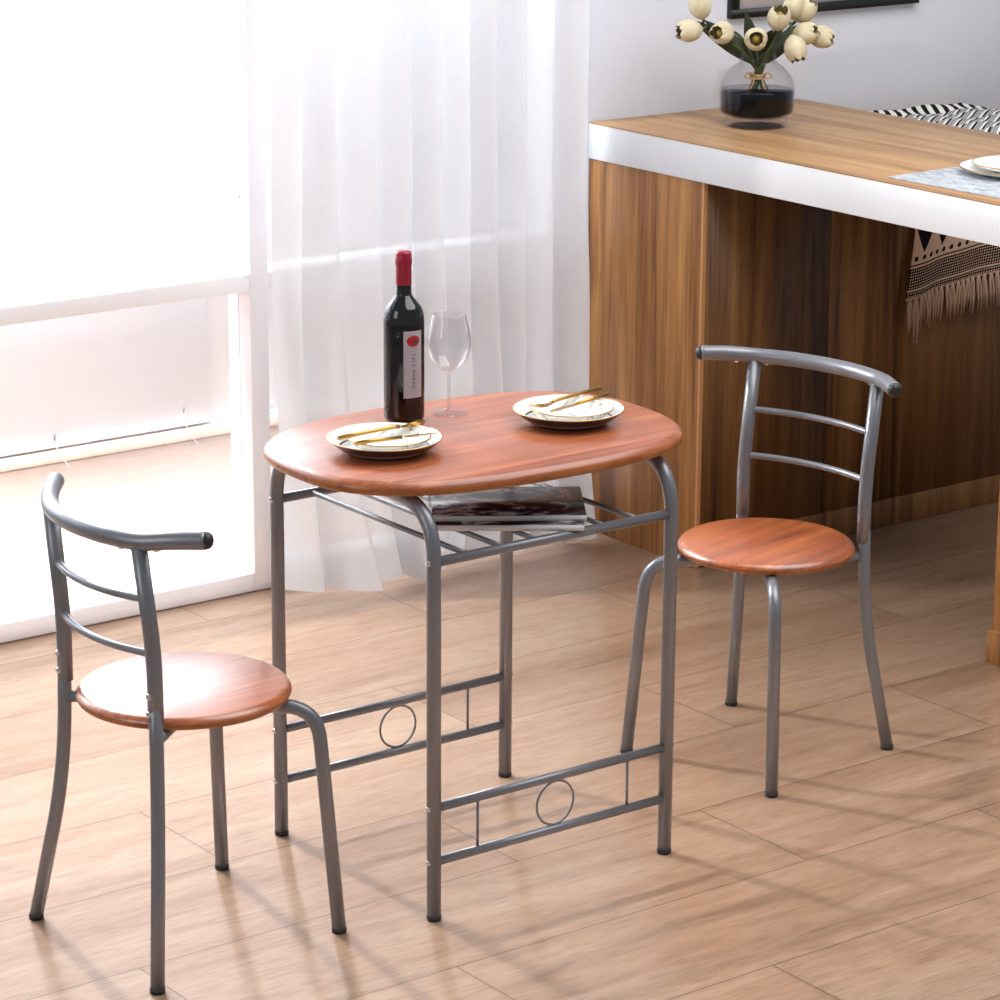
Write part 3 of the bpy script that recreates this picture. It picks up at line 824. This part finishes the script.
# ------------------------------------------------------------------ camera
F = Vector((cos(.929003)*cos(.27431), sin(.929003)*cos(.27431), -sin(.27431)))
YAW, PIT, ROL = .9290, .2743, .0053
F = Vector((cos(YAW)*cos(PIT), sin(YAW)*cos(PIT), -sin(PIT))); R = F.cross(Vector((0, 0, 1))).normalized(); U = R.cross(F)
R2 = R*cos(ROL)+U*sin(ROL); U2 = -R*sin(ROL)+U*cos(ROL)
cam = bpy.data.cameras.new('camera'); co = bpy.data.objects.new('camera', cam); COL.objects.link(co)
m4 = Matrix((R2, U2, -F)).transposed().to_4x4(); m4.translation = Vector((-3.297, -4.4934, 2.2658)); co.matrix_world = m4
cam.sensor_width = 36; cam.lens = 3057.57/1000*36; cam.shift_x = .0016; cam.clip_start = .05; cam.clip_end = 60
SC.camera = co

# ------------------------------------------------------------------ light
w = bpy.data.worlds.new('world'); SC.world = w; w.use_nodes = True
bg = w.node_tree.nodes['Background']; bg.inputs[0].default_value = (.88, .93, 1, 1); bg.inputs[1].default_value = .32
def area(name, loc, target, sx, sy, power, col=(1, 1, 1)):
    l = bpy.data.lights.new(name, 'AREA'); l.shape = 'RECTANGLE'; l.size = sx; l.size_y = sy; l.energy = power; l.color = col
    o = bpy.data.objects.new(name, l); COL.objects.link(o); o.location = loc
    d = Vector(target)-Vector(loc); o.rotation_euler = d.to_track_quat('-Z', 'Y').to_euler(); return o
area('lower_wall_fill', (-.2, 1.90, 3.0), (-.2, 3.05, .9), 5.0, .4, 40, (.76, .88, 1))  # added area light, brightens the lower outer wall
area('upper_wall_fill', (.3, 1.86, 2.6), (.3, 3.05, 1.65), 5.0, .25, 400, (.88, .94, 1))  # added area light above the view, blows out the upper outer wall
area('left_fill', (-4.2, -.3, 2.3), (.8, .3, .6), 1.6, 2.0, 28, (.97, .98, 1))  # added fill from the left, no visible source there
area('overhead_fill', (1.3, -.9, 3.4), (1.3, -.9, 0), 3.0, 3.0, 115, (1, .99, .98))  # added overhead fill for top surfaces and grey wall, no fixture modelled
l = bpy.data.lights.new('studio_strobe', 'SPOT'); l.energy = 160; l.shadow_soft_size = .035; l.spot_size = radians(95); l.spot_blend = .5; l.color = (1, .95, .9)
o = bpy.data.objects.new('studio_strobe', l); COL.objects.link(o); o.location = (-.30, 2.05, 1.95)
d = Vector((.3, -.2, 0))-o.location; o.rotation_euler = d.to_track_quat('-Z', 'Y').to_euler()

SC.view_settings.view_transform = 'Standard'; SC.view_settings.look = 'None'; SC.view_settings.exposure = .28; SC.view_settings.gamma = 1
SC.view_settings.use_curve_mapping = False
